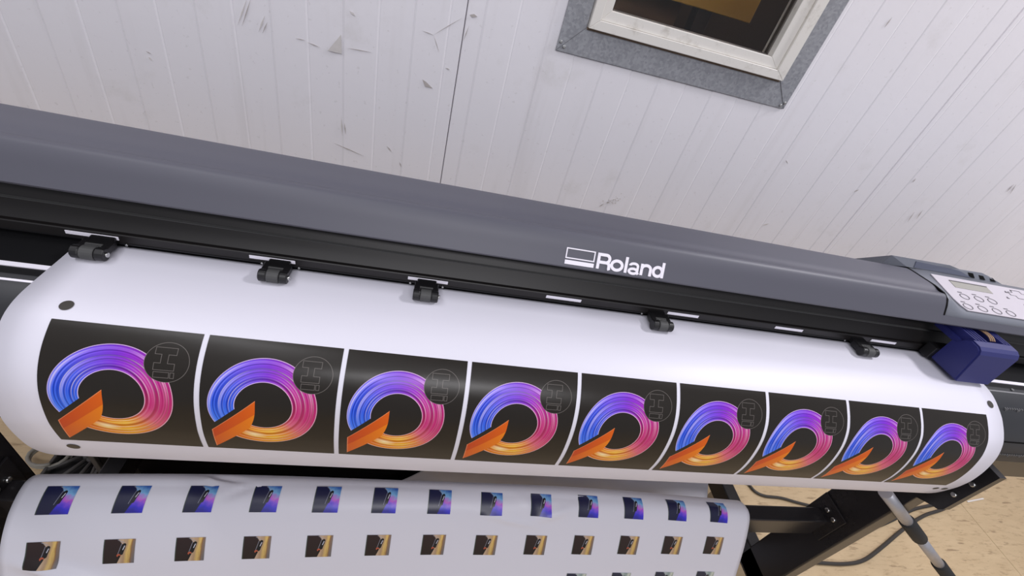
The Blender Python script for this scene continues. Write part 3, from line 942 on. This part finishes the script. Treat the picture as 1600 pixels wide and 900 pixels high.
# printed sheet coming out of the printer
pt_ = thing('printed_sheet', (.28, .33, CZ - .391), 'white media coming out of the printer with nine black ring prints', 'printed sheet')
sheet('media', main_pt, XL, XR, 0, RL[0][-1] - .002, 40, 110, M['paper'], pt_)
for i in range(9):
    x0 = -.3434 + .14045 * i; w = .1352
    overlay('printed_square', main_pt, lambda a, k, x0=x0: (x0 + w * a / 6, .1180 + .1472 * k / 40, w * a / 6, .1472 * k / 40), 6, 40, M['square'], pt_, .0004)


def dot(cx, cs, r, fn, parent, mat, rs=None):
    rs = rs or r
    v = []; 
    for (rr) in (1,):
        ring = [(cx + r * math.cos(a * math.pi / 12), cs + rs * math.sin(a * math.pi / 12)) for a in range(24)]
    P = [fn(cx, cs)] + [fn(x, s) for x, s in ring]
    e = .0015
    n = (fn(cx + e, cs) - fn(cx - e, cs)).cross(fn(cx, cs + e) - fn(cx, cs - e)).normalized()
    if n.y > 0: n = -n
    P = [p + n * .0006 for p in P]
    mesh('registration_mark', P, [(0, 1 + a, 1 + (a + 1) % 24) for a in range(24)], mat, parent, smooth=True)


for cx, cs in ((-.3383, .1021), (-.3387, .2818), (.9335, .1005)): dot(cx, cs, .0060, main_pt, pt_, M['mark'])
for cx in (.9137, .9336): dot(cx, .2815, .0052, main_pt, pt_, M['mark'], .0045)

# sheet draped over the stand's crossbeam
lw = thing('draped_sheet', (.1, .33, CZ - 1.2), 'white creased media with rows of small photo prints draped over the crossbeam', 'printed sheet')
sheet('media', low_pt, -.56, .78, -.12, .50, 150, 130, M['paper_low'], lw)
for row, (s0, mat, ks) in enumerate(((.1252, 'photo_blue', range(13)), (.2072, 'photo_brown', range(13)), (.2935, 'photo_pale', range(13)))):
    for i in ks:
        x0 = -.5262 + .1006 * i + (.0 if row == 0 else -.0015)
        sk = -.006 * (i - 5) / 7 if True else 0
        sh = (-.012 if row == 0 else -.020) * max(0, (i - 7) / 5) ** 1.3 + (.008 if row == 2 and i < 9 else 0)
        overlay('photo_print', low_pt, lambda a, k, x0=x0, s0=s0, sh=sh: (x0 + .0430 * a / 8, s0 + sh + .0415 * k / 8, a / 8, k / 8), 8, 8, M[mat], lw, .0007)

# loose grey-shaded sheet heaped on the floor behind the beam
ls = thing('loose_sheet', (.5, .6, 0), 'plain white waste media heaped on the floor behind the crossbeam', 'paper')


def loose(a, t):
    x = -.06 + 1.01 * a
    rise = max(0.0, min(1.0, (x + .05) / .22)); rise = rise * rise * (3 - 2 * rise)
    top = .030 + .20 * rise
    y = .46 + .175 * t + .012 * math.sin(t * 9 + a * 5)
    z = .004 + top * (max(0, t) ** 1.6) + .010 * math.sin(a * 17 + t * 7) * t * (1 - t) * 3 + .006 * math.sin(a * 31 - t * 12) * t
    if a > .9: y -= .03 * ((a - .9) / .1) ** 2 * math.sin(t * 3.1)
    return Vector((x, y, max(.002, z)))


sheet('media', loose, 0, 1, 0, 1, 60, 26, M['paper_low'], ls)
crn = []
for i, (u, v_) in enumerate(((690, 757), (755, 758), (820, 762), (865, 766), (835, 757), (885, 763))):
    a = (u - 560) / 560; P = [loose(a + da, t) + Vector((0, -.003, .004)) for da, t in ((0, .62), (.05, .60), (.10, .56), (.05, .575))]
    mesh('fold_shade', P + [p + Vector((0, .001, -.001)) for p in P], [(0, 1, 2, 3), (7, 6, 5, 4), (0, 4, 5, 1), (1, 5, 6, 2), (2, 6, 7, 3), (3, 7, 4, 0)], M['cable'], ls)  # dark strips laid on the sheet as painted shade of its folds

# ================================================================== THINGS AROUND THE STAND
# black case and lattice under the machine
cs_ = thing('equipment_case', (-.2, .77, 0), 'black equipment case standing on the floor under the printer', 'case')
box('shell', -.715, .40, .662, .80, .012, .42, M['gap'], cs_, bev=.006)
box('edge_trim', -.727, -.715, .656, .668, .012, .42, M['crate'], cs_, bev=.002)
for x in (-.66, .36):
    box('rubber_pad', x - .02, x + .02, .68, .72, 0, .013, M['black'], cs_, bev=.002)
gr = thing('plastic_grille', (-.77, .69, 0), 'dark plastic lattice grille lying on the floor beside the black case', 'grille')
gx0, gx1, gy0, gy1, gz = -.855, -.735, .630, .760, .022
bm = bmesh.new()
for a in ((gx0, gx1, gy0, gy0 + .008), (gx0, gx1, gy1 - .008, gy1), (gx0, gx0 + .008, gy0, gy1), (gx1 - .008, gx1, gy0, gy1)):
    add_box(bm, a[0], a[1], a[2], a[3], 0, gz, .0015, 1)
from_bm('rim', bm, M['crate'], gr)
box('dark_backing', gx0 + .004, gx1 - .004, gy0 + .004, gy1 - .004, .001, .005, M['black'], gr)  # dark plate added under the lattice to darken the gaps between spokes
cxg, cyg = -.760, .735
tube('hub_ring', [(cxg + .040 * math.cos(math.radians(a)), cyg + .040 * math.sin(math.radians(a)), gz - .006) for a in range(150, 291, 10)], .005, M['crate'], gr, 8)
for ang in (170, 195, 217, 240, 262, 280):
    c_, s_ = math.cos(math.radians(ang)), math.sin(math.radians(ang))
    L = min(abs((gx0 + .004 - cxg) / c_) if c_ < -1e-3 else 9, abs((gy0 + .004 - cyg) / s_) if s_ < -1e-3 else 9, abs((gx1 - cxg) / c_) if c_ > 1e-3 else 9)
    tube('spoke', [(cxg + .04 * c_, cyg + .04 * s_, gz - .006), (cxg + L * c_, cyg + L * s_, gz - .006)], .005, M['crate'], gr, 8)
# coil of grey hose
hz = [( -.865 + .042 * math.cos(a * .35), .705 + .034 * math.sin(a * .35), .010 + .0035 * a / 6) for a in range(0, 34)]
tag(tube('hose_coil', hz, .0042, M['hose'], None, 8), 'pale grey hose coiled on the floor by the black leg', 'hose')

# telescopic pole leaning in front of the leg
T = Vector(px(1386, 773, 1, .335)); Bq = Vector(px(1485, 905, 1, .285))
dr = (Bq - T).normalized()
def on_axis(u, v):
    r = Vector(px(u, v, 1, .3)) - Vector((0, 0, CZ))
    r.normalize(); o = Vector((0, 0, CZ)); w0 = T - o
    b_ = dr.dot(r); d_ = dr.dot(w0); e = r.dot(w0)
    return (b_ * e - d_) / (1 - b_ * b_)
t1, t2, t3 = on_axis(1410, 815), on_axis(1433, 842), on_axis(1460, 882)
tf = (T.z - .012) / -dr.z
pole = thing('telescopic_pole', tuple(T + dr * tf), 'silver telescopic pole with black grips leaning in front of the stand', 'pole')
seg_ = lambda n, a, b_, r, m_: tube(n, [T + dr * a, T + dr * b_], r, M[m_], pole, 16)
seg_('upper_tube', -.012, t1 + .005, .0112, 'alu')
bm = bmesh.new(); add_tube(bm, [T + dr * a for a in (t1, t1 + .004, t2 - .004, t2)], [.0128, .0142, .0142, .0128], 18); from_bm('grip', bm, M['foam'], pole, True)
seg_('middle_tube', t2 - .005, t3 + .01, .0106, 'alu')
bm = bmesh.new(); add_tube(bm, [T + dr * a for a in (t3, t3 + .004, t3 + .40, t3 + .404)], [.0128, .0142, .0142, .0128], 18); from_bm('grip', bm, M['foam'], pole, True)
seg_('lower_tube', t3 + .40, tf - .02, .0106, 'alu')
seg_('end_cap', tf - .022, tf, .0125, 'black')

# cables on the floor
def floor_cable(pts, r, label, dz=0.0, mat='cable'):
    P = [Vector(px(u, v, 2, -CZ + r + .001)) for u, v in pts]
    tag(tube('power_cable', smooth_path(P, 8), r, M[mat], None, 8), label, 'cable')
floor_cable([(1210, 868), (1240, 876), (1275, 879), (1320, 881), (1350, 875), (1378, 855), (1405, 832), (1428, 815), (1448, 804), (1472, 796), (1500, 782)], .0060, 'thick dark cable curving across the floor behind the silver pole')
floor_cable([(1340, 832), (1372, 822), (1395, 812), (1412, 803), (1430, 795), (1452, 790), (1480, 784)], .0060, 'short dark cable between the stand leg and the mounting plate')
floor_cable([(1150, 735), (1170, 757), (1180, 768), (1195, 775), (1220, 778), (1245, 785), (1265, 790), (1290, 796)], .0050, 'thin dark cable on the floor behind the crossbeam end')
floor_cable([(1098, 745), (1101, 765), (1099, 790), (1105, 815)], .0050, 'dark cable running out from beside the heaped media')
floor_cable([(1114, 745), (1122, 765), (1126, 790), (1140, 830), (1158, 858), (1178, 880)], .0045, 'slim dark cable passing under the draped sheet edge')
# cable clip on the stand leg, and a cut cable tie on the floor
tag(box('cable_tie', 0, .110, -.003, .003, 0, .0025, M['tie'], None, bev=.0008, seg=1), 'white cut cable tie lying on the beige floor', 'cable tie')
o = bpy.data.objects['cable_tie']; a = Vector(px(1511, 784, 2, -CZ + .002)); b_ = Vector(px(1548, 777, 2, -CZ + .002))
o.location = a; o.rotation_euler.z = math.atan2(b_.y - a.y, b_.x - a.x)
